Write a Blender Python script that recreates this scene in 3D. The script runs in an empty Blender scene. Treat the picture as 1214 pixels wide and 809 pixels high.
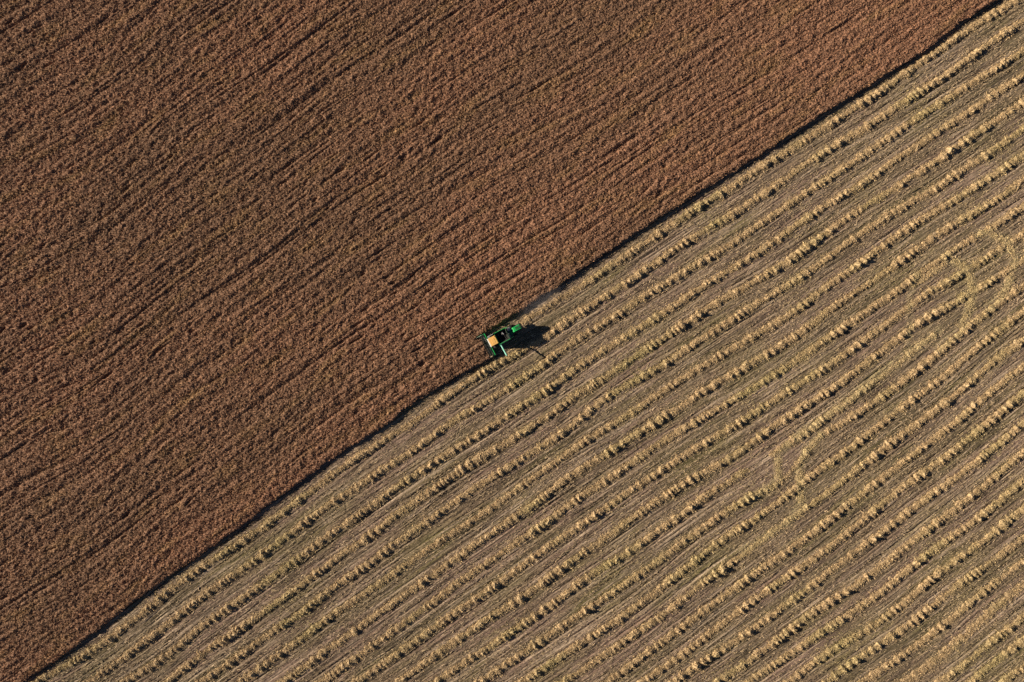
import bpy, bmesh, math, random
import numpy as np
from mathutils import Vector, Matrix

random.seed(7)
rng = np.random.default_rng(11)
scene = bpy.context.scene
COL = scene.collection

# ------------------------------------------------------------------ map scale
S = 0.2173                       # metres of field per map unit of the survey below
CX, CY = 607.0, 404.5
CAM_H = 176.0
def W(p):
    p = np.asarray(p, float)
    return np.stack([(p[..., 0] - CX) * S, (CY - p[..., 1]) * S], -1)

# ------------------------------------------------------------------ numpy noise
def _hash(ix, iy, seed):
    h = (ix.astype(np.uint32) * np.uint32(374761393)) ^ (iy.astype(np.uint32) * np.uint32(668265263)) ^ np.uint32((seed * 2654435761) & 0xffffffff)
    h = (h ^ (h >> np.uint32(13))) * np.uint32(1274126177)
    h = (h ^ (h >> np.uint32(16))) * np.uint32(2246822519)
    return h ^ (h >> np.uint32(15))

def perlin(x, y, seed=0):
    x = np.asarray(x, float); y = np.asarray(y, float)
    x, y = np.broadcast_arrays(x, y)
    fx = np.floor(x); fy = np.floor(y)
    ix = fx.astype(np.int64); iy = fy.astype(np.int64)
    dx = x - fx; dy = y - fy
    u = dx * dx * dx * (dx * (dx * 6 - 15) + 10)
    v = dy * dy * dy * (dy * (dy * 6 - 15) + 10)
    def g(ax, ay, ox, oy):
        a = _hash(ax & 0xffffffff, ay & 0xffffffff, seed).astype(np.float64) * (2 * math.pi / 4294967296.0)
        return np.cos(a) * ox + np.sin(a) * oy
    n00 = g(ix, iy, dx, dy); n10 = g(ix + 1, iy, dx - 1, dy)
    n01 = g(ix, iy + 1, dx, dy - 1); n11 = g(ix + 1, iy + 1, dx - 1, dy - 1)
    a = n00 + u * (n10 - n00); b = n01 + u * (n11 - n01)
    return (a + v * (b - a)) * 1.5

def sstep(a, b, x):
    t = np.clip((x - a) / (b - a), 0, 1)
    return t * t * (3 - 2 * t)

# ------------------------------------------------------------------ survey of the field
ROWS = {
 1: [(617,384),(626,379),(653,359),(678,348),(702,331),(725,315),(749,300),(774,281),(791,271),(840,237),(862,226),(897,202),(922,187),(1000,137),(1020,123),(1044,108),(1094,73),(1144,38),(1178,17),(1203,2)],
 2: [(45,806),(90,785),(117,767),(139,750),(162,735),(189,709),(210,693),(240,672),(267,655),(287,641),(312,626),(332,611),(390,566),(410,552),(439,532),(472,511),(491,501),(540,462),(562,449),(589,433),(612,419),(638,406),(648,399),(663,388),(690,369),(722,349),(742,336),(767,319),(786,307),(810,289),(840,270),(872,253),(902,233),(927,215),(960,191),(990,174),(1012,159),(1052,136),(1082,112),(1104,102),(1116,93),(1143,73),(1176,49),(1195,38),(1214,24)],
 3: [(112,804),(135,790),(152,775),(177,757),(196,744),(210,730),(240,707),(265,691),(289,673),(314,656),(339,636),(360,620),(390,598),(422,579),(437,569),(452,558),(479,542),(499,528),(510,520),(540,495),(567,484),(587,469),(602,461),(629,443),(656,422),(690,397),(725,379),(749,362),(769,347),(796,334),(810,323),(840,305),(867,291),(892,273),(917,254),(951,233),(990,206),(1017,189),(1039,173),(1082,144),(1110,125),(1121,120),(1143,104),(1176,85),(1214,59)],
 4: [(147,807),(169,800),(189,783),(210,770),(240,740),(272,720),(299,702),(319,688),(339,673),(360,657),(390,634),(422,614),(449,593),(472,574),(499,561),(510,552),(540,530),(575,513),(599,493),(627,477),(656,458),(690,431),(717,415),(735,404),(757,390),(782,374),(804,360),(840,335),(867,319),(894,304),(909,294),(927,279),(960,257),(990,236),(1015,225),(1039,205),(1079,178),(1110,156),(1129,147),(1152,131),(1176,115),(1214,89)],
 5: [(206,804),(240,774),(262,762),(287,744),(309,728),(332,712),(360,692),(390,669),(412,653),(435,639),(459,620),(479,604),(510,583),(540,561),(570,543),(599,526),(624,511),(660,485),(690,464),(712,452),(739,433),(767,413),(794,396),(810,385),(840,364),(867,351),(899,331),(922,317),(949,301),(990,268),(1015,251),(1044,234),(1067,219),(1096,201),(1114,189),(1141,168),(1171,150),(1193,135),(1214,121)],
 6: [(240,807),(265,792),(292,771),(312,757),(336,740),(360,728),(390,697),(412,686),(442,665),(462,650),(482,635),(510,617),(540,593),(580,568),(597,558),(619,545),(646,527),(660,519),(690,495),(722,468),(767,444),(794,430),(810,416),(840,397),(872,375),(914,351),(939,336),(960,322),(990,298),(1012,284),(1039,265),(1064,248),(1099,230),(1119,217),(1153,194),(1181,176),(1195,166),(1214,151)],
 7: [(287,807),(322,783),(360,757),(390,730),(415,715),(444,697),(477,672),(510,649),(540,630),(562,616),(587,600),(622,573),(660,548),(690,524),(722,507),(749,490),(777,469),(810,449),(840,429),(867,415),(894,397),(932,378),(960,356),(990,331),(1017,317),(1039,297),(1072,273),(1094,259),(1126,241),(1156,222),(1186,204),(1214,183)],
 8: [(339,806),(360,793),(390,767),(422,749),(457,720),(477,708),(496,694),(510,684),(540,661),(575,638),(602,619),(634,598),(660,576),(690,554),(715,542),(730,531),(747,519),(769,508),(786,495),(810,481),(840,459),(877,439),(917,416),(944,399),(960,387),(990,361),(1025,340),(1052,322),(1082,299),(1116,274),(1146,258),(1168,245),(1200,226),(1211,213)],
 9: [(390,803),(407,791),(439,767),(477,741),(510,717),(540,692),(570,673),(594,657),(617,641),(636,627),(660,612),(690,587),(712,574),(737,558),(754,545),(772,533),(796,517),(810,508),(840,493),(865,476),(887,465),(904,453),(932,436),(960,416),(990,395),(1015,378),(1039,362),(1077,336),(1092,320),(1119,307),(1148,285),(1173,272),(1198,256),(1213,245)],
 10: [(427,806),(462,782),(482,767),(510,748),(540,726),(567,708),(599,687),(624,667),(649,649),(660,641),(690,622),(717,605),(739,586),(767,570),(796,550),(810,540),(840,523),(867,507),(889,494),(914,476),(936,463),(960,448),(990,429),(1022,406),(1039,394),(1069,370),(1092,351),(1121,336),(1141,324),(1158,313),(1171,305),(1188,293),(1203,284),(1214,277)],
 11: [(474,807),(494,795),(510,780),(540,762),(562,744),(589,726),(619,709),(649,687),(660,678),(690,655),(715,641),(744,618),(767,601),(791,587),(810,574),(840,557),(872,540),(894,523),(917,506),(939,491),(960,478),(990,460),(1017,438),(1034,424),(1057,408),(1077,389),(1094,378),(1121,367),(1143,353),(1158,342),(1173,335),(1189,324),(1214,309)],
 12: [(520,806),(540,793),(580,768),(609,748),(634,731),(660,713),(690,688),(717,672),(737,661),(754,650),(782,628),(804,614),(840,583),(860,573),(884,559),(924,533),(939,523),(960,509),(990,487),(1017,468),(1047,446),(1069,428),(1092,409),(1112,394)],
 13: [(573,806),(589,795),(622,773),(646,757),(660,746),(690,728),(722,704),(747,689),(782,665),(804,646),(840,621),(872,599),(889,589),(909,581),(923,573),(945,552),(955,539),(963,527),(976,513),(996,504),(1027,483),(1059,462),(1082,443),(1104,426),(1114,416),(1132,402),(1145,390),(1163,376),(1188,355),(1214,340)],
 14: [(620,808),(649,790),(660,783),(690,761),(712,749),(744,727),(774,705),(796,686),(810,678),(840,650),(857,639),(889,620),(912,604),(936,585),(953,571),(967,559),(980,553),(1000,537),(1017,523),(1049,500),(1082,473),(1110,453),(1119,447),(1143,426),(1172,400),(1198,381),(1214,368)],
 15: [(670,808),(690,795),(712,781),(739,760),(769,741),(791,727),(810,708),(840,685),(865,670),(887,654),(904,641),(932,618),(957,604),(984,581),(1000,571),(1018,554),(1059,523),(1082,507),(1109,487),(1141,462),(1153,448),(1176,432),(1193,416),(1214,404)],
 16: [(725,806),(752,786),(774,767),(799,752),(810,743),(840,719),(867,702),(892,680),(908,672),(934,654),(960,634),(986,614),(1009,595),(1034,577),(1064,551),(1089,535),(1121,510),(1158,480),(1185,454),(1203,442),(1214,435)],
 17: [(764,807),(786,792),(810,777),(840,751),(862,735),(889,716),(922,691),(960,667),(990,643),(1017,622),(1049,594),(1079,570),(1104,557),(1126,539),(1146,521),(1168,503),(1183,493),(1200,477),(1214,464)],
 18: [(802,807),(840,778),(865,766),(894,745),(919,726),(941,711),(960,696),(990,671),(1034,641),(1064,617),(1089,597),(1119,577),(1141,561),(1158,547),(1185,526),(1214,501)],
 19: [(855,806),(897,777),(929,753),(960,728),(990,708),(1012,697),(1039,677),(1069,653),(1084,640),(1104,625),(1126,606),(1151,589),(1173,572),(1188,558),(1208,538)],
 20: [(890,806),(946,770),(990,738),(1017,723),(1052,696),(1086,667),(1110,648),(1143,627),(1166,611),(1193,586),(1214,568)],
 21: [(938,806),(990,767),(1012,757),(1037,741),(1069,718),(1089,698),(1119,675),(1148,654),(1173,637),(1193,620),(1210,604)],
 22: [(984,806),(1017,782),(1054,756),(1072,745),(1099,724),(1121,705),(1136,693),(1153,682),(1167,671),(1188,656),(1200,649),(1214,637)],
 23: [(1030,804),(1054,787),(1072,777),(1094,759),(1119,741),(1151,713),(1176,693),(1203,674),(1214,664)],
 24: [(1077,807),(1110,782),(1124,771),(1153,748),(1171,726),(1190,712),(1212,694)],
 25: [(1118,806),(1134,795),(1158,776),(1181,756),(1198,742),(1213,731)],
 26: [(1152,808),(1168,796),(1188,777),(1214,758)],
 27: [(1190,808),(1203,798),(1216,789)],
}
# stretches where a windrow is thin, trampled or missing: (from, to, height factor)
THIN = {1: [(617, 700, .62)], 2: [(617, 636, .5)], 7: [(400, 650, .62)],
        8: [(1100, 1145, .8), (990, 1040, .8)],
        10: [(1144, 1155, .1), (1176, 1186, .75), (1190, 1197, .2)],
        11: [(1146, 1158, .35), (1180, 1188, .3)],
        12: [(850, 884, .38), (884, 916, .0), (1034, 1076, .38), (1076, 1112, .75)],
        13: [(925, 946, .15), (946, 985, .7)], 15: [(944, 952, .5)], 16: [(1190, 1200, .5)],
        22: [(1163, 1182, .2), (1200, 1300, .45)], 23: [(1182, 1199, .25), (1199, 1300, .6)],
        24: [(1000, 1300, .42)], 25: [(1000, 1145, .6), (1186, 1300, .75), (1145, 1172, .35)]}

XD = np.arange(-900., 2100., 2.)
def gsm(a, n):
    k = np.exp(-0.5 * (np.arange(-3 * n, 3 * n + 1) / n) ** 2); k /= k.sum()
    return np.convolve(np.pad(a, 3 * n, mode='reflect', reflect_type='odd'), k, 'valid')
SL = -0.668
TAB = []
for k in sorted(ROWS):
    p = np.array(ROWS[k], float)
    y = np.interp(XD, p[:, 0], p[:, 1])
    y = np.where(XD < p[0, 0], p[0, 1] + SL * (XD - p[0, 0]), y)
    y = np.where(XD > p[-1, 0], p[-1, 1] + (SL - .03) * (XD - p[-1, 0]), y)
    TAB.append(y)
TAB = np.array(TAB)
# row 1 has not been laid yet ahead of the combine; follow row 2 there
m = XD < 640
off = (TAB[1] - TAB[0])[np.searchsorted(XD, 640)]
TAB[0][m] = TAB[1][m] - off
SM = np.array([gsm(r, 14) for r in TAB])
for k in range(1, len(SM)):
    SM[k] = np.maximum(SM[k], SM[k - 1] + 16)
up = np.array([SM[0] - 32 * j + 0.00002 * j * (XD - 600) * 0 for j in range(60, 0, -1)])
dn = np.array([SM[-1] + 32 * j for j in range(1, 60)])
ALLY = np.vstack([up, SM, dn]); ALLR = np.arange(-59, -59 + len(ALLY)) * 1.0      # row 1 -> 1
YD = np.arange(-900., 1700., 2.)
RG = np.empty((len(XD), len(YD)), np.float32)
for i in range(len(XD)):
    RG[i] = np.interp(YD, ALLY[:, i], ALLR)
def rowfield(x, y):
    px = np.clip((x / S + CX - XD[0]) / 2, 0, len(XD) - 1.001)
    py = np.clip((CY - y / S - YD[0]) / 2, 0, len(YD) - 1.001)
    i = px.astype(int); j = py.astype(int); a = px - i; b = py - j
    return ((RG[i, j] * (1 - a) + RG[i + 1, j] * a) * (1 - b) + (RG[i, j + 1] * (1 - a) + RG[i + 1, j + 1] * a) * b)
DIRU = np.array([math.cos(math.radians(33)), math.sin(math.radians(33))])
def uv(x, y):
    return x * DIRU[0] + y * DIRU[1], rowfield(x, y) * 6.0

EL = np.array([(26,808),(79,774),(123,741),(178,698),(240,656),(285,624),(340,582),(390,546),(427,522),(462,500),(480,484),(537,448),(579,425)], float)
ER = np.array([(574,394),(618,367),(660,340),(685,322),(717,300),(759,272),(840,221),(872,202),(904,181),(990,125),(1032,100),(1094,61),(1131,32),(1178,1)], float)
def pl(p, x):
    y = np.interp(x, p[:, 0], p[:, 1])
    y = np.where(x < p[0, 0], p[0, 1] - .665 * (x - p[0, 0]), y)
    return np.where(x > p[-1, 0], p[-1, 1] - .68 * (x - p[-1, 0]), y)
HP = np.array([580.5, 408.5]); FD = np.array([-0.883, 0.469]); ND = np.array([0.469, 0.883])
HALF = 3.0
def crop_inside(x, y):
    """signed distance-like value in metres, positive inside the standing crop"""
    px = x / S + CX; py = CY - y / S
    wob = .30 * perlin(x / 3.1, y / 3.1, 91) + .22 * perlin(x / .9, y / .9, 92)
    dl = (pl(EL, px) - py) * S * .83 + wob
    dr = (pl(ER, px) - py) * S * .83 + wob
    f = ((px - HP[0]) * FD[0] + (py - HP[1]) * FD[1]) * S - 1.25
    n = ((px - HP[0]) * ND[0] + (py - HP[1]) * ND[1]) * S          # the right divider parts the crop here
    f += 1.25
    tri = np.minimum(np.minimum(f - .6, 3.0 - f) * 9, (.55 * (1 - (f - 1) / 2.1) - np.abs(n + 2.75)) * 3)
    return np.minimum(np.maximum(dr, np.minimum(dl, f - 1.25)), np.where(np.abs(tri) < 30, -tri, 9))

# ------------------------------------------------------------------ mesh helpers
def np_mesh(name, V, F, attrs=None, uvs=None, smooth=False):
    me = bpy.data.meshes.new(name)
    n = len(V); f = len(F); k = F.shape[1]
    me.vertices.add(n); me.vertices.foreach_set('co', np.ascontiguousarray(V, np.float32).ravel())
    me.loops.add(f * k); me.loops.foreach_set('vertex_index', np.ascontiguousarray(F, np.int32).ravel())
    me.polygons.add(f)
    me.polygons.foreach_set('loop_start', np.arange(0, f * k, k, dtype=np.int32))
    me.polygons.foreach_set('loop_total', np.full(f, k, np.int32))
    if uvs is not None:
        l = me.uv_layers.new(name='UVMap')
        l.data.foreach_set('uv', np.ascontiguousarray(uvs[F.ravel()], np.float32).ravel())
    for a, d in (attrs or {}).items():
        at = me.attributes.new(a, 'FLOAT', 'POINT'); at.data.foreach_set('value', np.ascontiguousarray(d, np.float32))
    me.update(calc_edges=True)
    if smooth:
        me.polygons.foreach_set('use_smooth', np.ones(f, bool))
    return me
def link(name, me, mat, parent=None):
    o = bpy.data.objects.new(name, me); COL.objects.link(o)
    if mat: me.materials.append(mat)
    if parent: o.parent = parent
    return o
def tag(o, label=None, cat=None, group=None, kind=None):
    if label: o['label'] = label
    if cat: o['category'] = cat
    if group: o['group'] = group
    if kind: o['kind'] = kind
    return o
def blades(P, D, U, tint):
    """flat leaf / stalk faces: centre P, half-length vectors D, half-width vectors U"""
    n = len(P)
    V = np.stack([P - D - U, P - D + U, P + D + U * .6, P + D - U * .6], 1).reshape(-1, 3)
    return V, np.arange(4 * n).reshape(n, 4), np.repeat(tint, 4)

# ------------------------------------------------------------------ materials
def mat_new(name):
    m = bpy.data.materials.new(name); m.use_nodes = True
    nt = m.node_tree; nt.nodes.clear()
    out = nt.nodes.new('ShaderNodeOutputMaterial'); b = nt.nodes.new('ShaderNodeBsdfPrincipled')
    nt.links.new(b.outputs[0], out.inputs[0])
    return m, nt, b
def N(nt, t, **kw):
    n = nt.nodes.new(t)
    for k, v in kw.items(): setattr(n, k, v)
    return n
def noise(nt, vec, scale, detail=3, rough=.55):
    n = N(nt, 'ShaderNodeTexNoise'); n.inputs['Scale'].default_value = scale
    n.inputs['Detail'].default_value = detail; n.inputs['Roughness'].default_value = rough
    if vec is not None: nt.links.new(vec, n.inputs['Vector'])
    return n.outputs['Fac']
def ramp(nt, fac, stops):
    r = N(nt, 'ShaderNodeValToRGB')
    e = r.color_ramp.elements
    while len(e) < len(stops): e.new(.5)
    for q, (p, c) in zip(e, stops): q.position = p; q.color = (*c, 1)
    nt.links.new(fac, r.inputs[0]); return r.outputs[0]
def fmap(nt, fac, a, b, c=0., d=1.):
    r = N(nt, 'ShaderNodeMapRange'); r.inputs[1].default_value = a; r.inputs[2].default_value = b
    r.inputs[3].default_value = c; r.inputs[4].default_value = d
    nt.links.new(fac, r.inputs[0]); return r.outputs[0]
def mix(nt, fac, a, b, mode='MIX'):
    r = N(nt, 'ShaderNodeMix', data_type='RGBA', blend_type=mode)
    for v, i in ((fac, 0), (a, 6), (b, 7)):
        if isinstance(v, (int, float)): r.inputs[i].default_value = v
        elif isinstance(v, tuple): r.inputs[i].default_value = (*v, 1)
        else: nt.links.new(v, r.inputs[i])
    return r.outputs[2]
def scl(nt, vec, s):
    r = N(nt, 'ShaderNodeVectorMath', operation='MULTIPLY'); nt.links.new(vec, r.inputs[0]); r.inputs[1].default_value = s
    return r.outputs[0]
def attr(nt, name):
    a = N(nt, 'ShaderNodeAttribute'); a.attribute_name = name; return a.outputs['Fac']

def crop_material():
    m, nt, b = mat_new('ripe_rapeseed')
    pos = N(nt, 'ShaderNodeNewGeometry').outputs['Position']
    uvn = N(nt, 'ShaderNodeUVMap').outputs[0]
    big = noise(nt, scl(nt, uvn, (.012, .035, 1)), 1.0, 3)
    mid = noise(nt, scl(nt, uvn, (.06, .25, 1)), 1.0, 3)
    c = mix(nt, fmap(nt, big, .40, .62), CROP_A, CROP_B)
    c = mix(nt, fmap(nt, mid, .52, .75, 0, .65), c, CROP_C)
    t = attr(nt, 'tint')
    c = mix(nt, 1.0, c, ramp(nt, t, [(0, (.28, .27, .27)), (.5, (.95, .95, .95)), (1, (2.0, 1.85, 1.65))]), 'MULTIPLY')
    nt.links.new(c, b.inputs['Base Color'])
    b.inputs['Roughness'].default_value = .85; b.inputs['Specular IOR Level'].default_value = .15
    return m
def straw_material(name, a, bb, g):
    m, nt, b = mat_new(name)
    pos = N(nt, 'ShaderNodeNewGeometry').outputs['Position']
    big = noise(nt, pos, .045, 3); mid = noise(nt, pos, .9, 3)
    c = mix(nt, fmap(nt, mid, .35, .65), a, bb)
    c = mix(nt, fmap(nt, big, .50, .70, 0, .55), c, g)
    c = mix(nt, attr(nt, 'track'), c, (.46, .365, .19))
    c = mix(nt, 1.0, c, ramp(nt, attr(nt, 'tint'), [(0, (.28, .26, .24)), (.5, (.97, .97, .97)), (1, (1.85, 1.8, 1.7))]), 'MULTIPLY')
    nt.links.new(c, b.inputs['Base Color'])
    b.inputs['Roughness'].default_value = .75; b.inputs['Specular IOR Level'].default_value = .25
    return m
def ground_material():
    m, nt, b = mat_new('stubble_soil')
    uvn = N(nt, 'ShaderNodeUVMap').outputs[0]
    lane = noise(nt, scl(nt, uvn, (.010, .16, 1)), 1.0, 3)
    patch = noise(nt, scl(nt, uvn, (.035, .09, 1)), 1.0, 3)
    c = mix(nt, fmap(nt, lane, .46, .60), SOIL_A, SOIL_B)
    c = mix(nt, fmap(nt, patch, .47, .68, 0, .85), c, SOIL_G)
    s1 = noise(nt, scl(nt, uvn, (.07, 1.15, 1)), 1.0, 4, .65)
    s2 = noise(nt, scl(nt, uvn, (.35, 2.4, 1)), 1.0, 3, .6)
    s3 = noise(nt, scl(nt, uvn, (.022, .62, 1)), 1.0, 3, .6)
    g = noise(nt, scl(nt, uvn, (1.6, 2.4, 1)), 1.0, 2, .6)
    c = mix(nt, fmap(nt, s1, .54, .70, 0, .75), c, SOIL_L)
    c = mix(nt, fmap(nt, s2, .56, .72, 0, .65), c, SOIL_L)
    c = mix(nt, fmap(nt, s1, .45, .30, 0, .8), c, SOIL_D)
    c = mix(nt, fmap(nt, s3, .42, .30, 0, .8), c, SOIL_D)
    tm = N(nt, 'ShaderNodeMath', operation='MULTIPLY'); nt.links.new(attr(nt, 'track'), tm.inputs[0]); tm.inputs[1].default_value = .95
    c = mix(nt, tm.outputs[0], c, (.42, .345, .18))
    for sc_, off_, col_, wd_, k_ in (((.010, .50, 1), 0, SOIL_L, .016, .85), ((.012, .62, 1), 31, SOIL_D, .017, .9), ((.016, .85, 1), 57, SOIL_L, .016, .7), ((.014, .9, 1), 83, SOIL_D, .018, .8)):
        vo = N(nt, 'ShaderNodeVectorMath', operation='ADD'); nt.links.new(scl(nt, uvn, sc_), vo.inputs[0]); vo.inputs[1].default_value = (off_, off_ * 1.7, 0)
        ln_ = noise(nt, vo.outputs[0], 1.0, 2, .5)
        ab = N(nt, 'ShaderNodeMath', operation='SUBTRACT'); nt.links.new(ln_, ab.inputs[0]); ab.inputs[1].default_value = .5
        ac = N(nt, 'ShaderNodeMath', operation='ABSOLUTE'); nt.links.new(ab.outputs[0], ac.inputs[0])
        c = mix(nt, fmap(nt, ac.outputs[0], wd_, wd_ * .3, 0, k_), c, col_)
    c = mix(nt, 1.0, c, ramp(nt, g, [(.25, (.62, .62, .62)), (.5, (1, 1, 1)), (.75, (1.4, 1.4, 1.4))]), 'MULTIPLY')
    nt.links.new(c, b.inputs['Base Color'])
    b.inputs['Roughness'].default_value = .95; b.inputs['Specular IOR Level'].default_value = .1
    bp = N(nt, 'ShaderNodeBump'); bp.inputs['Strength'].default_value = .8; bp.inputs['Distance'].default_value = .12
    h = N(nt, 'ShaderNodeMath', operation='ADD'); nt.links.new(s2, h.inputs[0]); nt.links.new(g, h.inputs[1])
    nt.links.new(h.outputs[0], bp.inputs['Height']); nt.links.new(bp.outputs[0], b.inputs['Normal'])
    return m
def paint(name, col, rough=.35, metal=0., dirt=.25, dcol=(.16, .12, .07), coat=.0):
    m, nt, b = mat_new(name)
    tc = N(nt, 'ShaderNodeTexCoord').outputs['Object']
    n1 = noise(nt, tc, 2.2, 5, .65)
    c = mix(nt, fmap(nt, n1, .45, .75, 0, dirt), col, dcol)
    nt.links.new(c, b.inputs['Base Color'])
    nt.links.new(fmap(nt, n1, .3, .7, rough, min(1, rough + .3)), b.inputs['Roughness'])
    b.inputs['Metallic'].default_value = metal
    b.inputs['Coat Weight'].default_value = coat
    return m

CROP_A = (.250, .148, .092); CROP_B = (.305, .168, .104); CROP_C = (.310, .192, .084)
SOIL_A = (.240, .163, .120); SOIL_B = (.152, .118, .068); SOIL_G = (.170, .146, .060)
SOIL_L = (.44, .335, .235); SOIL_D = (.045, .035, .026)
ST_A = (.49, .355, .20); ST_B = (.39, .28, .148); ST_G = (.35, .30, .125)

# ------------------------------------------------------------------ where the machine turned: pressed wheel tracks
TURN = [([(945,517),(985,487),(1030,455),(1065,428),(1112,394)], 1.5, .9),
        ([(1062,436),(1076,410),(1079,385),(1078,355),(1088,322)], .9, .9),
        ([(1118,304),(1133,310),(1146,320),(1152,336),(1152,354),(1147,374),(1136,394),(1112,412)], 1.25, 1.),
        ([(1160,278),(1176,277),(1192,284),(1202,300),(1202,320),(1192,344),(1172,364)], 1.25, 1.),
        ([(934,527),(922,541),(922,556),(922,568),(910,582),(885,592)], 1.1, .95),
        ([(972,516),(956,534),(948,556),(949,580),(949,600),(936,618),(910,636),(880,652)], 1.2, 1.)]
def turn_tracks(x, y):
    x = np.asarray(x); r = np.zeros(len(x)); P = np.stack([x, y], -1)
    box = (x > 45) & (x < 140) & (y > -60) & (y < 35)
    Q = P[box]; rr = np.zeros(len(Q))
    for p, wd, k in TURN:
        p = W(np.array(p, float))
        d = np.full(len(Q), 1e9)
        for a, b in zip(p, p[1:]):
            ab = b - a; t = np.clip(((Q - a) @ ab) / (ab @ ab), 0, 1)
            d = np.minimum(d, np.hypot(*(Q - a - t[:, None] * ab).T))
        rr = np.maximum(rr, k * sstep(wd * 1.4, wd * .5, d))
    r[box] = rr * (.7 + .5 * perlin(Q[:, 0] / 1.2, Q[:, 1] / 1.2, 95))
    return np.clip(r, 0, 1)

# ------------------------------------------------------------------ ground
def spaced(lo, hi, step, far, grow=1.18):
    c = list(np.arange(lo, hi + step * .5, step)); st = step; a = lo; b = hi; L = []; Rr = []
    while b < far:
        st *= grow; a -= st; b += st; L.append(a); Rr.append(b)
    return np.array(L[::-1] + c + Rr)
def grid(xs, ys):
    X, Y = np.meshgrid(xs, ys, indexing='ij')
    nx, ny = X.shape
    idx = np.arange(nx * ny).reshape(nx, ny)
    F = np.stack([idx[:-1, :-1], idx[1:, :-1], idx[1:, 1:], idx[:-1, 1:]], -1).reshape(-1, 4)
    return X.ravel(), Y.ravel(), F

def span(parts, far, grow):
    c = np.concatenate(parts); c = np.unique(np.round(c, 4)); L = []; Rr = []; st = 1.; a = c[0]; b = c[-1]
    while b < far or a > -far:
        st *= grow; a -= st; b += st; L.append(a); Rr.append(b)
    return np.concatenate([L[::-1], c, Rr])
ga, gb, gF = grid(span([np.arange(-205, 205, .6)], 4000, 1.25), span([np.arange(-200, 26, .17), np.arange(26, 210, 1.)], 4000, 1.25))
gx = ga * DIRU[0] - gb * DIRU[1]; gy = ga * DIRU[1] + gb * DIRU[0]
gu, gv = uv(gx, gy)
near = (np.abs(gx) < 170) & (np.abs(gy) < 125)
def ground_h(x, y, u, v):
    z = .075 * perlin(u / 16, v / .9, 1) + .05 * perlin(u / 5, v / .45, 2) + .04 * perlin(x / .7, y / .7, 3)
    z += -.16 * sstep(.10, .0, np.abs(perlin(u / 60, v / 2.6, 4))) * sstep(-.15, .2, perlin(u / 30, v / 5, 5))
    z += -.17 * sstep(.13, .0, np.abs(perlin(u / 50, v / 1.3, 6))) * sstep(-.1, .25, perlin(u / 26, v / 3, 7))
    z += .06 * perlin(u / 2.2, v / .4, 8)
    k = np.floor(v / 6); fr = v / 6 - k                              # tyre ruts left by each pass
    rut = np.minimum(np.abs(fr - .30), np.abs(fr - .66)) * 6
    z -= .13 * sstep(.26, .05, rut) * sstep(-.25, .15, perlin(u / 45, k * 7.31, 9))
    return z
gz = np.where(near, ground_h(gx, gy, gu, gv) + .025 * rng.normal(0, 1, len(gx)), 0)
me = np_mesh('ground', np.stack([gx, gy, gz], -1), gF, attrs={'track': turn_tracks(gx, gy)}, uvs=np.stack([gu, gv], -1))
ground = link('ground', me, ground_material()); tag(ground, kind='structure')

# ------------------------------------------------------------------ standing crop
cx, cy, cF = grid(spaced(-160, 160, .20, 700, 1.3), spaced(-115, 115, .20, 700, 1.3))
ins = crop_inside(cx, cy)
keepv = ins > -.28
kf = keepv[cF].any(1)
cF = cF[kf]
used = np.unique(cF); remap = np.full(len(cx), -1, np.int64); remap[used] = np.arange(len(used))
cx, cy, ins = cx[used], cy[used], ins[used]; cF = remap[cF]
cu, cv = uv(cx, cy)
def crop_h(x, y, u, v):
    w = .07 * perlin(u / 14, v / 6, 21)
    z = .95 + .13 * perlin(u / 22, v / 1.1 + w, 22) + .09 * perlin(u / 3.2, v / .8, 23) + .06 * perlin(x / .7, y / .7, 24)
    z += .20 * perlin(u / 45, v / 2.6, 25) + .17 * perlin(u / 2.0, v / 1.1, 29) + .11 * perlin(x / .36, y / .36, 30)
    g = np.abs(perlin(u / 260 + 7, v / 2.1 + w, 26))
    z -= .27 * sstep(.085, .0, g) * sstep(-.15, .25, perlin(u / 30, v / 2.4, 27))
    g = np.abs(perlin(u / 320 + 3, v / 3.4 + w, 33))
    z -= .22 * sstep(.05, .0, g) * sstep(-.1, .2, perlin(u / 40, v / 5, 34))
    z -= .50 * sstep(.50, .74, perlin(u / 5, v / 1.6, 28)) * sstep(.0, .5, perlin(u / 40, v / 30, 35))
    return z
cz = crop_h(cx, cy, cu, cv) + rng.normal(0, .10, len(cx))
cz = np.where(ins > 0, cz, -.15)
jx = rng.uniform(-.06, .06, len(cx)); jy = rng.uniform(-.06, .06, len(cx))
tint = np.clip(.46 + .20 * perlin(cx / .5, cy / .5, 31) + rng.normal(0, .16, len(cx)), 0, 1)
V1 = np.stack([cx + jx, cy + jy, cz], -1)
# seed-laden stalk tops standing out of the canopy
NB = 700000
bx = rng.uniform(-150, 150, NB * 2); by = rng.uniform(-105, 105, NB * 2)
ok = crop_inside(bx, by) > -.12
bx, by = bx[ok], by[ok]; n = len(bx)
bu, bv = uv(bx, by)
bz = crop_h(bx, by, bu, bv)
th = rng.uniform(0, 2 * math.pi, n); tilt = rng.uniform(.1, 1.1, n)
hl = rng.uniform(.09, .24, n)
D = np.stack([np.cos(th) * np.sin(tilt), np.sin(th) * np.sin(tilt), np.cos(tilt)], -1) * hl[:, None]
ph = th + rng.uniform(.6, 2.5, n)
U = np.stack([np.cos(ph), np.sin(ph), rng.uniform(-.5, .5, n)], -1) * rng.uniform(.03, .075, n)[:, None]
V2, F2, T2 = blades(np.stack([bx, by, bz + .05 + hl * .3], -1), D, U, np.clip(rng.normal(.52, .24, n), 0, 1))
UV2 = np.repeat(np.stack([bu, bv], -1), 4, 0)
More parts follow.
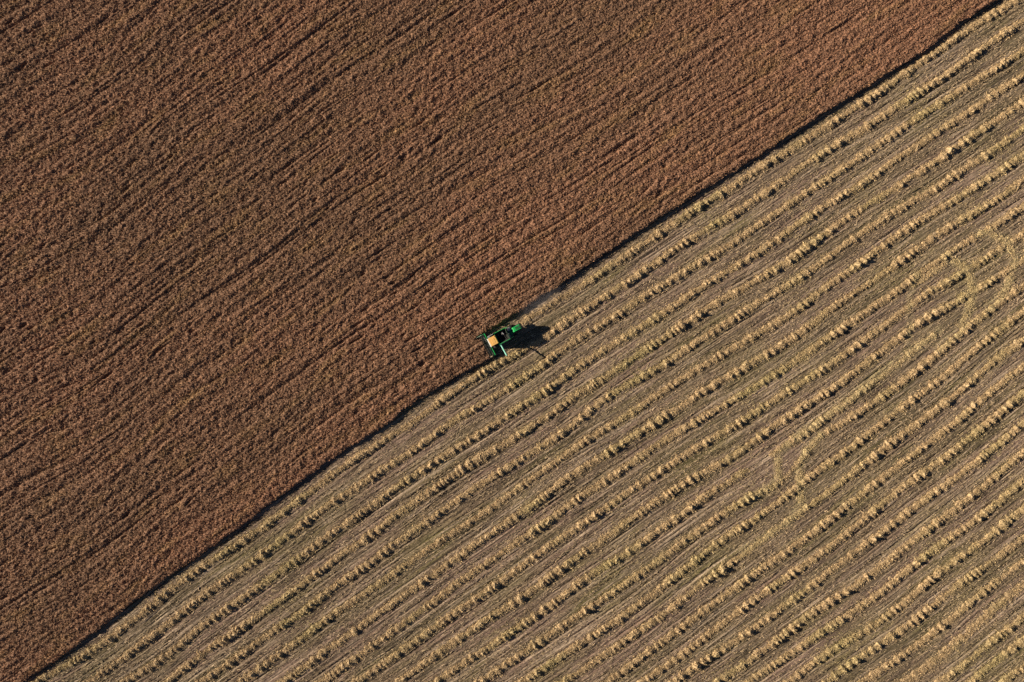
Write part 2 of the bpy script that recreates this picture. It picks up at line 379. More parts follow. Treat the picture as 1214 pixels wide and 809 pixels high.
me = np_mesh('standing_crop', np.vstack([V1, V2]), np.vstack([cF, F2 + len(V1)]),
             attrs={'tint': np.concatenate([tint, T2])}, uvs=np.vstack([np.stack([cu, cv], -1), UV2]))
crop = link('standing_crop', me, crop_material())
tag(crop, 'ripe reddish brown standing crop filling the upper left half', 'crop', kind='stuff')

# ------------------------------------------------------------------ straw windrows
straw_mat = straw_material('windrow_straw', ST_A, ST_B, ST_G)
def resample(p, step):
    d = np.r_[0, np.cumsum(np.hypot(*np.diff(p, axis=0).T))]
    s = np.arange(0, d[-1], step)
    return np.stack([np.interp(s, d, p[:, 0]), np.interp(s, d, p[:, 1])], -1), s
def windrow(name, pts, seed, thin=(), halfw=.95, high=.56, dens=130, rough=1.):
    p, s = resample(pts, .17)
    for c in (0, 1): p[:, c] = np.convolve(np.pad(p[:, c], 9, mode='reflect', reflect_type='odd'), np.ones(19) / 19, 'valid')
    t = np.gradient(p, axis=0); t /= np.linalg.norm(t, axis=1)[:, None] + 1e-9
    nrm = np.stack([-t[:, 1], t[:, 0]], -1)
    px = p[:, 0] / S + CX
    amp = np.ones(len(s))
    for a, b_, k in thin: amp = np.where((px >= a) & (px < b_), np.minimum(amp, k), amp)
    amp = np.convolve(np.pad(amp, 6, mode='edge'), np.ones(13) / 13, 'valid')
    e = np.minimum(s, s[-1] - s); amp *= sstep(-.2, 1.0, e)
    o = seed * 37.7
    ph = np.cumsum(.17 * 2 * math.pi / np.clip(2.1 + 1.6 * perlin(s / 4, o, 41), .9, 4))
    bead = .5 + .5 * np.cos(ph + 2.2 * perlin(s / 3, o, 42))
    bead = np.clip(bead * (.55 + 1.1 * perlin(s / 5, o, 43)) + .7 * perlin(s / 1.0, o, 44) + .5 * sstep(.35, .7, perlin(s / 2.3, o, 49)), -.15, 1.6)
    amp = amp * (1 - (.5 if seed < 60 and seed != 13 else 0) * turn_tracks(p[:, 0], p[:, 1]))
    A = high * np.clip(.40 + .70 * bead + .42 * perlin(s / 8, o, 45), .24, 2) * amp
    w = halfw * (.80 + .36 * bead + .34 * perlin(s / 2.2, o, 46)) * (.45 + .55 * np.sqrt(np.clip(amp, 0, 1)))
    lat = .24 * perlin(s / 1.6, o, 47) + .14 * perlin(s / 13, o, 48)
    q = np.linspace(-1, 1, 13)
    sk = q[None, :] * w[:, None] + lat[:, None]
    X = p[:, 0:1] + nrm[:, 0:1] * sk; Y = p[:, 1:2] + nrm[:, 1:2] * sk
    prof = (1 - np.abs(q) ** 1.7)[None, :]
    rg = 1 + rough * (.80 * perlin(X / .8, Y / .8, 51) + .60 * perlin(X / .36, Y / .36, 52))
    Z = A[:, None] * prof * rg + rng.normal(0, .045, X.shape) * np.minimum(1, A[:, None] * 3)
    Z = np.where(np.abs(q)[None, :] > .99, -.16, Z + .0) - .10 * (1 - np.clip(amp * 2, 0, 1))[:, None]
    ns, nq = X.shape; idx = np.arange(ns * nq).reshape(ns, nq)
    F = np.stack([idx[:-1, :-1], idx[1:, :-1], idx[1:, 1:], idx[:-1, 1:]], -1).reshape(-1, 4)
    cellamp = np.repeat(np.minimum(amp[:-1], amp[1:]) > .04, nq - 1)
    F = F[cellamp][:, ::-1]
    V = np.stack([X, Y, Z], -1).reshape(-1, 3)
    T = np.clip(.52 + .22 * perlin(V[:, 0] / .4, V[:, 1] / .4, 53) + rng.normal(0, .13, len(V)), 0, 1)
    nb = int(dens * s[-1])
    i = rng.integers(0, ns, nb); keep = rng.uniform(0, 1, nb) < amp[i] ** .5 * (amp[i] > .04); i = i[keep]; nb = len(i)
    qq = np.clip(rng.normal(0, .62, nb), -1.7, 1.7)
    sk = qq * w[i] + lat[i]
    B = np.stack([p[i, 0] + nrm[i, 0] * sk, p[i, 1] + nrm[i, 1] * sk, A[i] * np.clip(1 - np.abs(qq) ** 2.4, 0, 1) * .95 + .06], -1)
    B[:, :2] += rng.uniform(-.1, .1, (nb, 2))
    th = rng.uniform(0, 2 * math.pi, nb); ti = rng.uniform(-.6, .9, nb); hl = rng.uniform(.08, .30, nb)
    D = np.stack([np.cos(th) * np.cos(ti), np.sin(th) * np.cos(ti), np.sin(ti)], -1) * hl[:, None]
    ph = th + 1.57 + rng.uniform(-.5, .5, nb)
    U = np.stack([np.cos(ph), np.sin(ph), rng.uniform(-.8, .8, nb)], -1) * rng.uniform(.025, .075, nb)[:, None]
    V2, F2, T2 = blades(B, D, U, np.clip(rng.normal(.55, .25, nb), 0, 1))
    me = np_mesh(name, np.vstack([V, V2]), np.vstack([F, F2 + len(V)]), attrs={'tint': np.concatenate([T, T2]), 'track': np.minimum(.8, turn_tracks(*np.vstack([V, V2])[:, :2].T))})
    me.transform(Matrix.Translation((-p[0, 0], -p[0, 1], 0)))
    o = link(name, me, straw_mat); o.location = (p[0, 0], p[0, 1], 0)
    return o

ORD = {3:'third',4:'fourth',5:'fifth',6:'sixth',7:'seventh',8:'eighth',9:'ninth',10:'tenth',11:'eleventh',12:'twelfth',13:'thirteenth',14:'fourteenth',15:'fifteenth',16:'sixteenth',17:'seventeenth',18:'eighteenth',19:'nineteenth',20:'twentieth',21:'twenty-first',22:'twenty-second',23:'twenty-third'}
LAB = {1: 'freshly dropped straw windrow trailing from the rear of the harvester along the crop edge',
 2: 'straw windrow passing under the harvester shadow and hugging the crop edge on its left',
 7: 'thin low straw windrow, seventh from the standing crop edge',
 10: 'straw windrow broken by turning tracks near the right edge, tenth from the crop',
 11: 'straw windrow cut by a curved track near the right edge, eleventh from the crop',
 12: 'straw windrow with a bare gap in the middle, twelfth from the standing crop',
 13: 'straw windrow that hooks around a trampled turning loop, thirteenth from the crop',
 22: 'straw windrow fading out before the right edge, twenty-second from the crop',
 24: 'flattened, widely scattered straw windrow near the lower right corner',
 25: 'thin patchy straw windrow just below the flattened scattered one',
 26: 'short straw windrow above the last one in the lower right corner',
 27: 'shortest straw windrow, cut off by the lower right corner'}
for k in sorted(ROWS):
    p = np.array(ROWS[k], float)
    lo, hi = p[0], p[-1]
    if k != 1: p = np.vstack([[lo[0] - 75, lo[1] - SL * 75], p])
    if k != 12: p = np.vstack([p, [hi[0] + 75, hi[1] + SL * 75]])
    xs = np.arange(p[0, 0], p[-1, 0], 2.); ys = np.interp(xs, p[:, 0], p[:, 1]); y2 = gsm(ys, 9)     # the trace, without its jitter
    if k in (12, 13): y2 = np.where((xs > 900) & (xs < 990), gsm(ys, 2), y2); y2 = gsm(y2, 2)
    p = np.stack([xs, y2], -1)
    hw, hh = (.95, .56)
    if k == 24: hw, hh = 1.7, .55
    o = windrow('straw_windrow', W(p), k, THIN.get(k, ()), hw, hh)
    tag(o, LAB.get(k, 'plain lumpy straw windrow, %s from the standing crop edge' % ORD.get(k, '')), 'windrow', 'straw windrows laid across the stubble')

TRACKS = [
 ([(1128,308),(1142,315),(1150,326),(1152,338),(1152,354),(1147,373),(1137,391)], 'curved arc of trampled straw crossing from the tenth to the twelfth windrow'),
 ([(1174,278),(1190,283),(1201,298),(1202,316),(1194,341),(1182,356)], 'curved arc of trampled straw closest to the right edge'),
 ([(921,541),(923,552),(923,562),(921,570)], 'short ridge of trampled straw in the gap of the twelfth windrow'),
 ([(948,556),(948,568),(949,584),(949,598)], 'trampled straw ridge running down across the hook of the thirteenth windrow'),
 ([(1078,338),(1096,330),(1112,317),(1122,311)], 'thin straw strand splitting off below the ninth windrow'),
]
for k, (p, lab) in enumerate(TRACKS):
    o = windrow('trampled_straw', W(np.array(p, float)), 60 + k, (), 1.1, .13, 60)
    tag(o, lab, 'trampled straw', 'trampled straw at the turning loops')

# ------------------------------------------------------------------ loose straw and stubble on the ground
NL = 900000
lx = rng.uniform(-150, 150, NL); ly = rng.uniform(-105, 105, NL)
ok = crop_inside(lx, ly) < -.1
lx, ly = lx[ok], ly[ok]; lu, lv = uv(lx, ly)
dn_ = perlin(lu / 18, lv / 1.6, 61) + .6 * perlin(lu / 4, lv / .7, 62)
kp = rng.uniform(-.85, .65, len(lx)) < dn_ + 1.3 * turn_tracks(lx, ly)
lx, ly, lu, lv = lx[kp], ly[kp], lu[kp], lv[kp]; n = len(lx)
up_ = rng.uniform(0, 1, n) < .45
ang = math.radians(33) + rng.normal(0, .28, n)
hl = np.where(up_, rng.uniform(.07, .16, n), rng.uniform(.08, .50, n))
ti = np.where(up_, rng.uniform(.9, 1.5, n), rng.uniform(-.08, .2, n))
D = np.stack([np.cos(ang) * np.cos(ti), np.sin(ang) * np.cos(ti), np.sin(ti)], -1) * hl[:, None]
U = np.stack([-np.sin(ang), np.cos(ang), rng.uniform(-.5, .5, n)], -1) * rng.uniform(.02, .07, n)[:, None]
lz = ground_h(lx, ly, lu, lv) + np.abs(D[:, 2]) + .03
V, F, T = blades(np.stack([lx, ly, lz], -1), D, U, np.clip(rng.normal(.55, .33, n), 0, 1))
me = np_mesh('straw_litter', V, F, attrs={'tint': T})
litter = link('straw_litter', me, straw_material('stubble_straw', (.40, .302, .196), (.28, .208, .126), (.27, .228, .102)))
tag(litter, 'loose straw and cut stubble strewn between the windrows', 'stubble', kind='stuff')

# ------------------------------------------------------------------ combine harvester
G = paint('green_paint', (.012, .47, .10), .35, dirt=.2, coat=.3)
GD = paint('dark_green_paint', (.008, .11, .035), .45, dirt=.25)
YEL = paint('yellow_paint', (.75, .42, .03), .4, dirt=.2)
AMB = paint('amber_roof_paint', (.84, .47, .13), .5, dirt=.15, dcol=(.55, .3, .1))
WHT = paint('white_paint', (.75, .74, .68), .45, dirt=.15)
BLK = paint('black_rubber', (.018, .018, .018), .85, dirt=.35, dcol=(.08, .06, .04))
STE = paint('worn_steel', (.42, .41, .40), .35, metal=.6, dirt=.35)
DRK = paint('dark_metal', (.035, .035, .037), .55, dirt=.3)
TANK_SHADE = paint('tank_shade_black', (.012, .014, .013), .7, dirt=.1)  # near-black colour paints in the shadow inside the grain tank
MINT = paint('pale_green_paint', (.20, .58, .44), .35, dirt=.08)
GLS, _nt, _b = mat_new('cab_glass'); _b.inputs['Base Color'].default_value = (.02, .03, .035, 1); _b.inputs['Roughness'].default_value = .06
LMP = paint('lamp_glass', (.85, .8, .65), .15, dirt=.05)
ORG = paint('orange_lens', (.9, .25, .02), .2, dirt=.05)

class MB:
    def __init__(s): s.bm = bmesh.new()
    def box(s, x0, x1, y0, y1, z0, z1, bev=.03, top=None):
        """axis box; top=(dx0,dx1,dy0,dy1) shifts the top rectangle's sides"""
        t = top or (0, 0, 0, 0)
        c = [(x0, y0, z0), (x1, y0, z0), (x1, y1, z0), (x0, y1, z0),
             (x0 + t[0], y0 + t[2], z1), (x1 + t[1], y0 + t[2], z1), (x1 + t[1], y1 + t[3], z1), (x0 + t[0], y1 + t[3], z1)]
        v = [s.bm.verts.new(p) for p in c]
        fs = [s.bm.faces.new([v[i] for i in f]) for f in ((3, 2, 1, 0), (4, 5, 6, 7), (0, 1, 5, 4), (1, 2, 6, 5), (2, 3, 7, 6), (3, 0, 4, 7))]
        if bev:
            es = list({e for f in fs for e in f.edges})
            bmesh.ops.bevel(s.bm, geom=es, offset=bev, segments=2, affect='EDGES', profile=.5)
        return s
    def prism(s, prof, x0, x1, bev=.03):
        """side profile of (y, z) points extruded across x"""
        a = [s.bm.verts.new((x0, y, z)) for y, z in prof]; b = [s.bm.verts.new((x1, y, z)) for y, z in prof]
        n = len(prof); fs = [s.bm.faces.new(a), s.bm.faces.new(b[::-1])]
        for i in range(n): fs.append(s.bm.faces.new([a[(i + 1) % n], a[i], b[i], b[(i + 1) % n]]))
        bmesh.ops.recalc_face_normals(s.bm, faces=fs)
        if bev: bmesh.ops.bevel(s.bm, geom=list({e for f in fs for e in f.edges}), offset=bev, segments=2, affect='EDGES', profile=.5)
        return s
    def tube(s, a, b, r, r2=None, n=14):
        a = Vector(a); b = Vector(b); d = (b - a); q = d.to_track_quat('Z', 'Y').to_matrix(); r2 = r if r2 is None else r2
        A = [s.bm.verts.new(a + q @ Vector((r * math.cos(2 * math.pi * i / n), r * math.sin(2 * math.pi * i / n), 0))) for i in range(n)]
        B = [s.bm.verts.new(b + q @ Vector((r2 * math.cos(2 * math.pi * i / n), r2 * math.sin(2 * math.pi * i / n), 0))) for i in range(n)]
        s.bm.faces.new(A[::-1]); s.bm.faces.new(B)
        for i in range(n): s.bm.faces.new([A[i], A[(i + 1) % n], B[(i + 1) % n], B[i]])
        return s
    def lathe_x(s, cx, cy, cz, prof, n=36):
        """profile of (x, r) points turned about an axle along x"""
        rings = [[s.bm.verts.new((cx + x, cy + r * math.cos(2 * math.pi * i / n), cz + r * math.sin(2 * math.pi * i / n))) for i in range(n)] for x, r in prof]
        for a, b in zip(rings, rings[1:]):
            for i in range(n): s.bm.faces.new([a[i], a[(i + 1) % n], b[(i + 1) % n], b[i]])
        s.bm.faces.new(rings[0][::-1]); s.bm.faces.new(rings[-1])
        return s
    def build(s, name, mat, parent=None):
        me = bpy.data.meshes.new(name)
        bmesh.ops.recalc_face_normals(s.bm, faces=s.bm.faces[:])
        s.bm.to_mesh(me); s.bm.free()
        return link(name, me, mat, parent)

comb = bpy.data.objects.new('combine_harvester', None); COL.objects.link(comb)
tag(comb, 'green combine harvester with an amber cab roof cutting along the crop edge', 'combine harvester')
hw_ = W(HP); comb.location = (hw_[0], hw_[1], 0); comb.rotation_euler = (0, 0, math.atan2(.883, -.469))
X0 = .32
# hull and panels
b = MB().prism([(-7.4, .95), (-1.9, .8), (-1.5, 1.3), (-1.5, 2.2), (-7.4, 2.3)], X0 - .8, X0 + .8, .05); b.build('hull', GD, comb)
for sx in (1, -1):
    b = MB(); xo = X0 + sx * 1.42
    b.prism([(-6.3, 1.45), (-2.5, 1.55), (-2.35, 2.65), (-6.0, 2.75), (-6.5, 2.3)], xo - .07, xo + .07, .03)
    o = b.build('side_panel', G, comb)
    MB().box(xo + sx * .08 - .012, xo + sx * .08 + .012, -5.9, -2.7, 2.02, 2.14, .005).build('stripe', YEL, o)
# header
b = MB()
b.box(-3.05, 3.05, -.10, -.03, .25, 1.02, .015)
b.prism([(-.1, .25), (.35, .16), (1.25, .12), (1.25, .17), (.35, .22), (-.1, .31)], -3.0, 3.0, .0)
for sx in (-1, 1):
    b.prism([(-.1, .2), (1.25, .12), (1.4, .3), (.9, .75), (.1, 1.05), (-.1, 1.05)], sx * 3.05 - .035, sx * 3.05 + .035, .01)
hd = b.build('header', GD, comb)
MB().box(-3.1, 3.1, -.17, .0, 1.02, 1.16, .03).build('top_beam', G, hd)
b = MB()
for i in range(80): 
    x = -3 + i * 6 / 79; b.box(x - .018, x + .018, 1.22, 1.36, .13, .16, 0, (.01, -.01, 0, 0))
b.build('cutter_bar', STE, hd)
b = MB().tube((-2.98, .32, .52), (2.98, .32, .52), .13, n=16)
for side in (-1, 1):
    for k in range(46):
        a0 = k * .55; x0 = side * (2.9 - k * .052); x1 = side * (2.9 - (k + 1) * .052); a1 = a0 + .55
        q = [b.bm.verts.new((x, .32 + r * math.cos(a), .52 + r * math.sin(a))) for x, a, r in ((x0, a0, .12), (x0, a0, .28), (x1, a1, .28), (x1, a1, .12))]
        b.bm.faces.new(q)
b.build('cross_auger', STE, hd)
b = MB().tube((-2.9, .95, .95), (2.9, .95, .95), .06)
for k in range(6):
    a = k * math.pi / 3 + .2; yy = .95 + .52 * math.cos(a); zz = .95 + .52 * math.sin(a)
    b.tube((-2.88, yy, zz), (2.88, yy, zz), .028, n=8)
    for i in range(36):
        x = -2.8 + i * 5.6 / 35; b.tube((x, yy, zz), (x, yy - .03, zz - .2), .008, n=4)
for x in (-2.85, -1.4, 0, 1.4, 2.85):
    for k in range(6):
        a = k * math.pi / 3 + .2; b.tube((x, .95, .95), (x, .95 + .52 * math.cos(a), .95 + .52 * math.sin(a)), .022, n=6)
b.build('reel', DRK, hd)
for sx in (-1, 1):
    MB().tube((sx * 2.98, -.08, 1.12), (sx * 2.98, .98, .98), .05, n=8).build('reel_arm', GD, hd)
    L = 2.75 if sx == 1 else 1.75
    b = MB(); base = [(sx * 3.02 - .26, 1.0), (sx * 3.02 + .26, 1.0)]
    tip = (sx * 3.0, L, .62)
    v = [b.bm.verts.new((x, y, z)) for x, y, z in ((base[0][0], .75, .12), (base[1][0], .75, .12), (base[1][0], .75, .82), (sx * 3.02, .75, 1.12), (base[0][0], .75, .82), tip)]
    b.bm.faces.new([v[0], v[1], v[2], v[3], v[4]])
    for i in range(5): b.bm.faces.new([v[i], v[(i + 1) % 5], v[5]])
    dv = b.build('divider', GD if sx == 1 else YEL, hd)
    MB().tube((sx * 3.02, .7, 1.16), (tip[0], tip[1], tip[2] + .05), .035, .02, n=8).build('divider_rod', STE, dv)
MB().prism([(-1.75, .95), (-.1, .32), (-.1, .98), (-1.75, 1.75)], X0 - .62, X0 + .62, .03).build('feeder_house', G, comb)
# cab
cab = MB().prism([(-2.15, 1.62), (-.55, 1.62), (-.22, 2.15), (-.38, 3.5), (-2.15, 3.5)], X0 - 1.0, X0 + 1.0, .03).build('cab', GLS, comb)
for sx in (-1, 1):
    b = MB()
    b.tube((X0 + sx * 1.0, -.38, 3.5), (X0 + sx * 1.0, -.22, 2.15), .05, n=8); b.tube((X0 + sx * 1.0, -.22, 2.15), (X0 + sx * 1.0, -.55, 1.62), .05, n=8)
    b.tube((X0 + sx * 1.0, -2.13, 1.62), (X0 + sx * 1.0, -2.13, 3.5), .06, n=8); b.tube((X0 + sx * 1.0, -1.4, 1.62), (X0 + sx * 1.0, -1.4, 3.5), .03, n=8)
    b.tube((X0 + sx * 1.0, -2.13, 1.64), (X0 + sx * 1.0, -.55, 1.64), .04, n=8)
    b.build('cab_frame', GD, cab)
rf = MB().box(X0 - 1.12, X0 + 1.1, -2.28, -.36, 3.5, 3.74, .06, (.05, -.05, .03, -.02)).build('cab_roof', AMB, cab)
MB().box(X0 - 1.16, X0 + 1.14, -.36, -.06, 3.48, 3.70, .05, (.04, -.04, .0, -.08)).build('sun_visor', WHT, rf)
MB().box(X0 - .62, X0 + .62, -1.75, -.95, 3.742, 3.775, .012).build('roof_hatch', AMB, rf)
for k in range(4):
    MB().box(X0 - .95 + k * .55, X0 - .72 + k * .55, -.07, -.015, 3.5, 3.62, .01).build('headlight', LMP, rf)
MB().tube((X0 + .85, -2.0, 3.74), (X0 + .85, -2.0, 3.96), .07, .06).build('beacon', ORG, rf)
for sx in (-1, 1):
    b = MB().tube((X0 + sx * 1.05, -.3, 3.3), (X0 + sx * 1.5, -.1, 3.2), .02, n=6).box(X0 + sx * 1.5 - .13, X0 + sx * 1.5 + .13, -.13, -.07, 2.75, 3.25, .02)
    b.build('mirror', DRK, cab)
# platform with rails on the right, ladder on the left
b = MB().box(X0 + 1.02, X0 + 1.62, -2.1, -.45, 1.55, 1.62, .01); pf = b.build('platform', STE, comb)
b = MB()
for y in (-.5, -1.0, -1.55, -2.05): b.tube((X0 + 1.6, y, 1.6), (X0 + 1.6, y, 2.75), .03, n=8)
for z in (2.2, 2.75): b.tube((X0 + 1.6, -.5, z), (X0 + 1.6, -2.05, z), .04, n=8)
b.tube((X0 + 1.05, -.48, 2.75), (X0 + 1.6, -.5, 2.75), .035, n=8)
b.build('railing', WHT, pf)
b = MB().box(X0 - 1.55, X0 - 1.02, -2.1, -.9, 1.55, 1.62, .01); pf = b.build('platform', STE, comb)
b = MB()
for y in (-1.0, -1.5): b.tube((X0 - 1.58, y, 1.6), (X0 - 2.15, y, .45), .03, n=8)
for k in range(5):
    f = k / 4; b.tube((X0 - 1.58 - .57 * f, -1.0, 1.55 - 1.1 * f), (X0 - 1.58 - .57 * f, -1.5, 1.55 - 1.1 * f), .028, n=8)
b.tube((X0 - 1.52, -.95, 1.6), (X0 - 1.52, -.95, 2.6), .025, n=8)
b.build('ladder', GD, pf)
# grain tank: open box with flared extension
tk = bpy.data.meshes.new('grain_tank'); bm = bmesh.new()
def ring(x0, x1, y0, y1, z): return [bm.verts.new(p) for p in ((x0, y0, z), (x1, y0, z), (x1, y1, z), (x0, y1, z))]
r1 = ring(X0 - 1.30, X0 + 1.30, -5.25, -2.35, 2.3); r2 = ring(X0 - 1.35, X0 + 1.35, -5.25, -2.35, 3.25); r3 = ring(X0 - 1.58, X0 + 1.58, -5.40, -2.33, 3.95)
i3 = ring(X0 - 1.53, X0 + 1.53, -5.35, -2.38, 3.95)
for a, c in ((r1, r2), (r2, r3), (r3, i3)):
    for k in range(4): bm.faces.new([a[k], a[(k + 1) % 4], c[(k + 1) % 4], c[k]])
bm.faces.new(r1[::-1]); bmesh.ops.recalc_face_normals(bm, faces=bm.faces[:]); bm.to_mesh(tk); bm.free()
tank = link('grain_tank', tk, GD, comb)
tl = bpy.data.meshes.new('shaded_tank_inside'); bm = bmesh.new()
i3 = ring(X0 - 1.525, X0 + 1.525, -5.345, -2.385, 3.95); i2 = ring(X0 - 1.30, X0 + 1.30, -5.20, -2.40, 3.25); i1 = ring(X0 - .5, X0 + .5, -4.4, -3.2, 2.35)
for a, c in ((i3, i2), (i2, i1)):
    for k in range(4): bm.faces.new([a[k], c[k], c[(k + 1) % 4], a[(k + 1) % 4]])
bm.faces.new(i1); bm.to_mesh(tl); bm.free(); link('shaded_tank_inside', tl, TANK_SHADE, tank)  # inner tank walls, their shade put into the colour
b = MB()
b.box(X0 + 1.50, X0 + 1.60, -5.42, -2.33, 3.95, 4.02, .02); b.box(X0 - 1.60, X0 - 1.50, -5.42, -2.33, 3.95, 4.01, .02)
b.build('tank_rim', G, tank)
b = MB().tube((X0 + .1, -3.9, 2.4), (X0 + .75, -4.3, 3.75), .16, n=14).tube((X0 + .75, -4.3, 3.75), (X0 + .25, -4.5, 3.8), .13, n=12)
b.build('loading_auger', STE, tank)
b = MB().tube((X0 - 1.3, -3.2, 3.2), (X0 + 1.3, -3.2, 3.2), .05, n=8).tube((X0 - 1.3, -4.5, 3.2), (X0 + 1.3, -4.5, 3.2), .05, n=8)
b.build('tank_brace', DRK, tank)
# engine deck
eng = MB().box(X0 - 1.25, X0 + 1.30, -6.75, -5.42, 2.3, 3.15, .05).build('engine_bay', DRK, comb)
MB().box(X0 + .35, X0 + 1.2, -6.55, -5.65, 3.152, 3.42, .05).build('radiator_screen', STE, eng)
MB().box(X0 - .95, X0 + .15, -6.5, -5.75, 3.152, 3.36, .08).build('engine_cover', GD, eng)
b = MB().tube((X0 - .25, -5.62, 3.15), (X0 - .25, -5.62, 4.05), .075, n=12).tube((X0 - .25, -5.62, 3.3), (X0 - .25, -5.62, 3.75), .13, n=12)
b.build('exhaust', STE, eng)
MB().tube((X0 + .15, -5.55, 3.62), (X0 - 1.2, -5.55, 3.62), .06, n=10).build('hand_rail', WHT, eng)
MB().tube((X0 + .78, -5.85, 3.42), (X0 + .78, -5.85, 3.8), .15, .18, n=14).build('air_intake', DRK, eng)
# rear hood and chopper
hood = MB().prism([(-6.75, 1.5), (-6.75, 3.2), (-7.2, 3.42), (-9.0, 3.30), (-9.25, 2.9), (-9.05, 1.7)], X0 - .52, X0 + .68, .07).build('rear_hood', G, comb)
b = MB()
for y0, y1 in ((-8.35, -7.35), (-8.95, -8.5)):
    b.box(X0 - .32, X0 + .48, y0, y1, 3.31, 3.335 + .06 * ((y1 + 9) / 2), .01)
b.build('vent_grille', GD, hood)
for sx in (-1, 1):
    MB().box(X0 + .08 + sx * .42 - .1, X0 + .08 + sx * .42 + .1, -9.27, -9.2, 2.45, 2.6, .01).build('tail_light', ORG, hood)
MB().prism([(-9.0, 1.0), (-8.2, .9), (-8.2, 1.7), (-9.05, 1.75), (-9.6, 1.2)], X0 - .75, X0 + .9, .03).build('straw_chopper', DRK, comb)
# wheels
def wheel(x, y, r, w, sx):
    ty = MB().lathe_x(x, y, r, [(-w / 2, r * .62), (-w / 2, r * .9), (-w * .38, r), (w * .38, r), (w / 2, r * .9), (w / 2, r * .62)])
    for k in range(22):
        a = 2 * math.pi * k / 22
        for sgn in (-1, 1):
            aa = a + (0 if sgn < 0 else math.pi / 22)
            ty.tube((x, y + r * 1.005 * math.cos(aa), r + r * 1.005 * math.sin(aa)), (x + sgn * w * .46, y + r * .99 * math.cos(aa + .22), r + r * .99 * math.sin(aa + .22)), .04, n=5)
    wh = ty.build('wheel', BLK, comb)
    rm = MB().lathe_x(x, y, r, [(-w * .36, r * .6), (-w * .3, r * .5), (-w * .1, r * .45), (w * .1, r * .45), (w * .3, r * .5), (w * .36, r * .6)], 28).build('rim', YEL, wh)
    MB().lathe_x(x, y, r, [(-w * .34, r * .16), (w * .34, r * .16)], 16).build('hub', YEL, rm)
for sx in (-1, 1):
    wheel(X0 + sx * 1.42, -1.55, .92, .72, sx); wheel(X0 + sx * 1.25, -7.0, .58, .45, sx)
    MB().tube((X0, -7.0, .58), (X0 + sx * 1.1, -7.0, .58), .11, n=10).build('rear_axle', GD, comb)
    MB().tube((X0, -1.55, .92), (X0 + sx * 1.15, -1.55, .92), .18, n=10).build('front_axle', GD, comb)
# unloading auger swung out to the left
ua = MB().tube((X0 - 1.3, -2.55, 2.7), (X0 - 1.95, -2.55, 3.0), .21).tube((X0 - 1.95, -2.55, 3.0), (-4.55, -2.62, 4.15), .17).build('unloading_auger', MINT, comb)
MB().tube((-4.5, -2.62, 4.14), (-4.85, -2.63, 3.75), .19, .15).build('spout', BLK, ua)

# ------------------------------------------------------------------ dust hanging behind the straw chopper
b = MB(); bmesh.ops.create_icosphere(b.bm, subdivisions=4, radius=1)
for v_ in b.bm.verts:
    c = v_.co; v_.co *= 1 + .22 * float(perlin(c.x * 1.7 + 5, c.y * 1.7 + c.z * 1.3, 77))
dm = bpy.data.materials.new('dust'); dm.use_nodes = True; nt = dm.node_tree; nt.nodes.clear()
o_ = nt.nodes.new('ShaderNodeOutputMaterial'); pv = nt.nodes.new('ShaderNodeVolumePrincipled'); nt.links.new(pv.outputs[0], o_.inputs['Volume'])
pv.inputs['Color'].default_value = (.86, .80, .80, 1)
tc = N(nt, 'ShaderNodeTexCoord').outputs['Object']
ln = N(nt, 'ShaderNodeVectorMath', operation='LENGTH'); nt.links.new(tc, ln.inputs[0])
fall = fmap(nt, ln.outputs['Value'], 1.0, .2); pu = fmap(nt, noise(nt, scl(nt, tc, (3, 1.5, 1)), 1.6, 3), .35, .65, .2, 1)
mm = N(nt, 'ShaderNodeMath', operation='MULTIPLY'); nt.links.new(fall, mm.inputs[0]); nt.links.new(pu, mm.inputs[1])
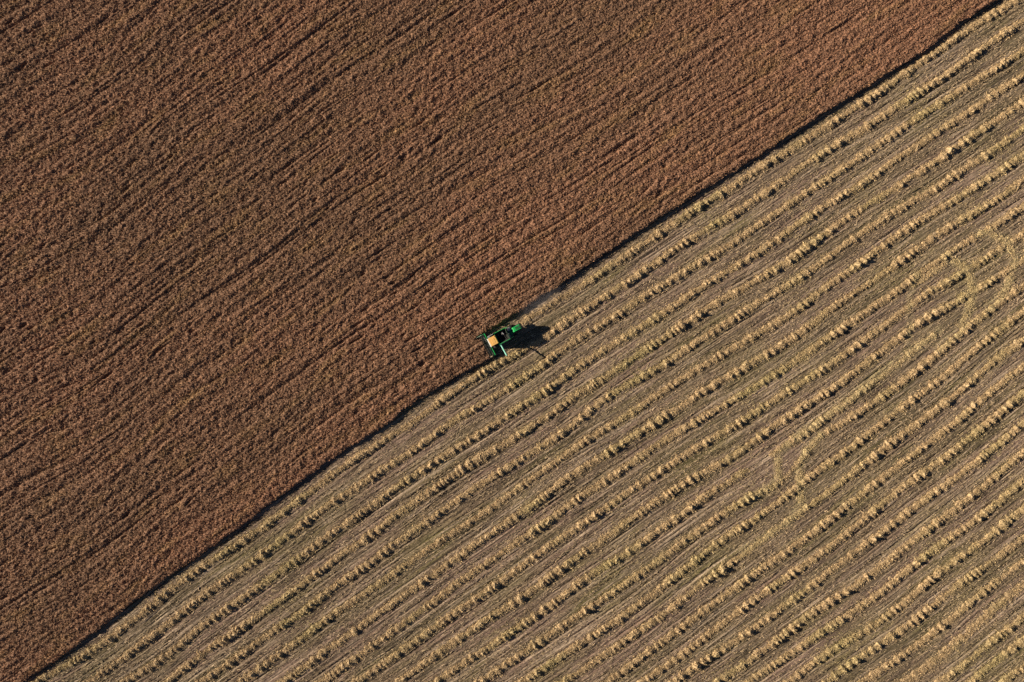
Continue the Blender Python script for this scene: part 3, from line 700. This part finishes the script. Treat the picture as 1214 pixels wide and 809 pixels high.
m2 = N(nt, 'ShaderNodeMath', operation='MULTIPLY'); nt.links.new(mm.outputs[0], m2.inputs[0]); m2.inputs[1].default_value = .08
nt.links.new(m2.outputs[0], pv.inputs['Density'])
dust = b.build('dust_cloud', dm)
dw = W(np.array((640., 358.))); dust.location = (dw[0], dw[1], 1.5); dust.scale = (8, 2.4, 1.6); dust.rotation_euler = (0, 0, math.radians(33))
tag(dust, 'faint grey dust drifting behind the harvester along the crop edge', 'dust', kind='stuff')

# ------------------------------------------------------------------ camera, light, sky
cam = bpy.data.cameras.new('camera'); co = bpy.data.objects.new('camera', cam); COL.objects.link(co)
co.location = (0, 0, CAM_H); co.rotation_euler = (0, 0, 0)
cam.sensor_width = 36; cam.lens = 18 / ((607 * S) / CAM_H); cam.clip_start = 1; cam.clip_end = 20000
scene.camera = co

SUN_EL = math.radians(22)
fx, fy = 495., -35.                     # where shadows fall
l = math.hypot(fx, fy); fx /= l; fy /= l
sdir = Vector((-fx * math.cos(SUN_EL), -fy * math.cos(SUN_EL), math.sin(SUN_EL)))
sun = bpy.data.lights.new('sun', 'SUN'); sun.energy = 5.0; sun.angle = math.radians(.5); sun.color = (1, .87, .70)
so = bpy.data.objects.new('sun', sun); COL.objects.link(so); so.rotation_euler = sdir.to_track_quat('Z', 'Y').to_euler(); so.location = (-200, 20, 120)
w = bpy.data.worlds.new('World'); scene.world = w; w.use_nodes = True
nt = w.node_tree; nt.nodes.clear()
o_ = nt.nodes.new('ShaderNodeOutputWorld'); bg = nt.nodes.new('ShaderNodeBackground'); sky = nt.nodes.new('ShaderNodeTexSky')
sky.sky_type = 'NISHITA'; sky.sun_disc = False; sky.sun_elevation = SUN_EL; sky.air_density = .35; sky.dust_density = .1
sky.sun_rotation = math.atan2(sdir.x, sdir.y)
nt.links.new(sky.outputs[0], bg.inputs[0]); nt.links.new(bg.outputs[0], o_.inputs[0]); bg.inputs[1].default_value = .05
vs = scene.view_settings; vs.view_transform = 'Standard'; vs.look = 'None'; vs.gamma = 1; vs.use_curve_mapping = False; vs.exposure = 0.72
scene.cycles.use_denoising = False
scene.cycles.max_bounces = 5
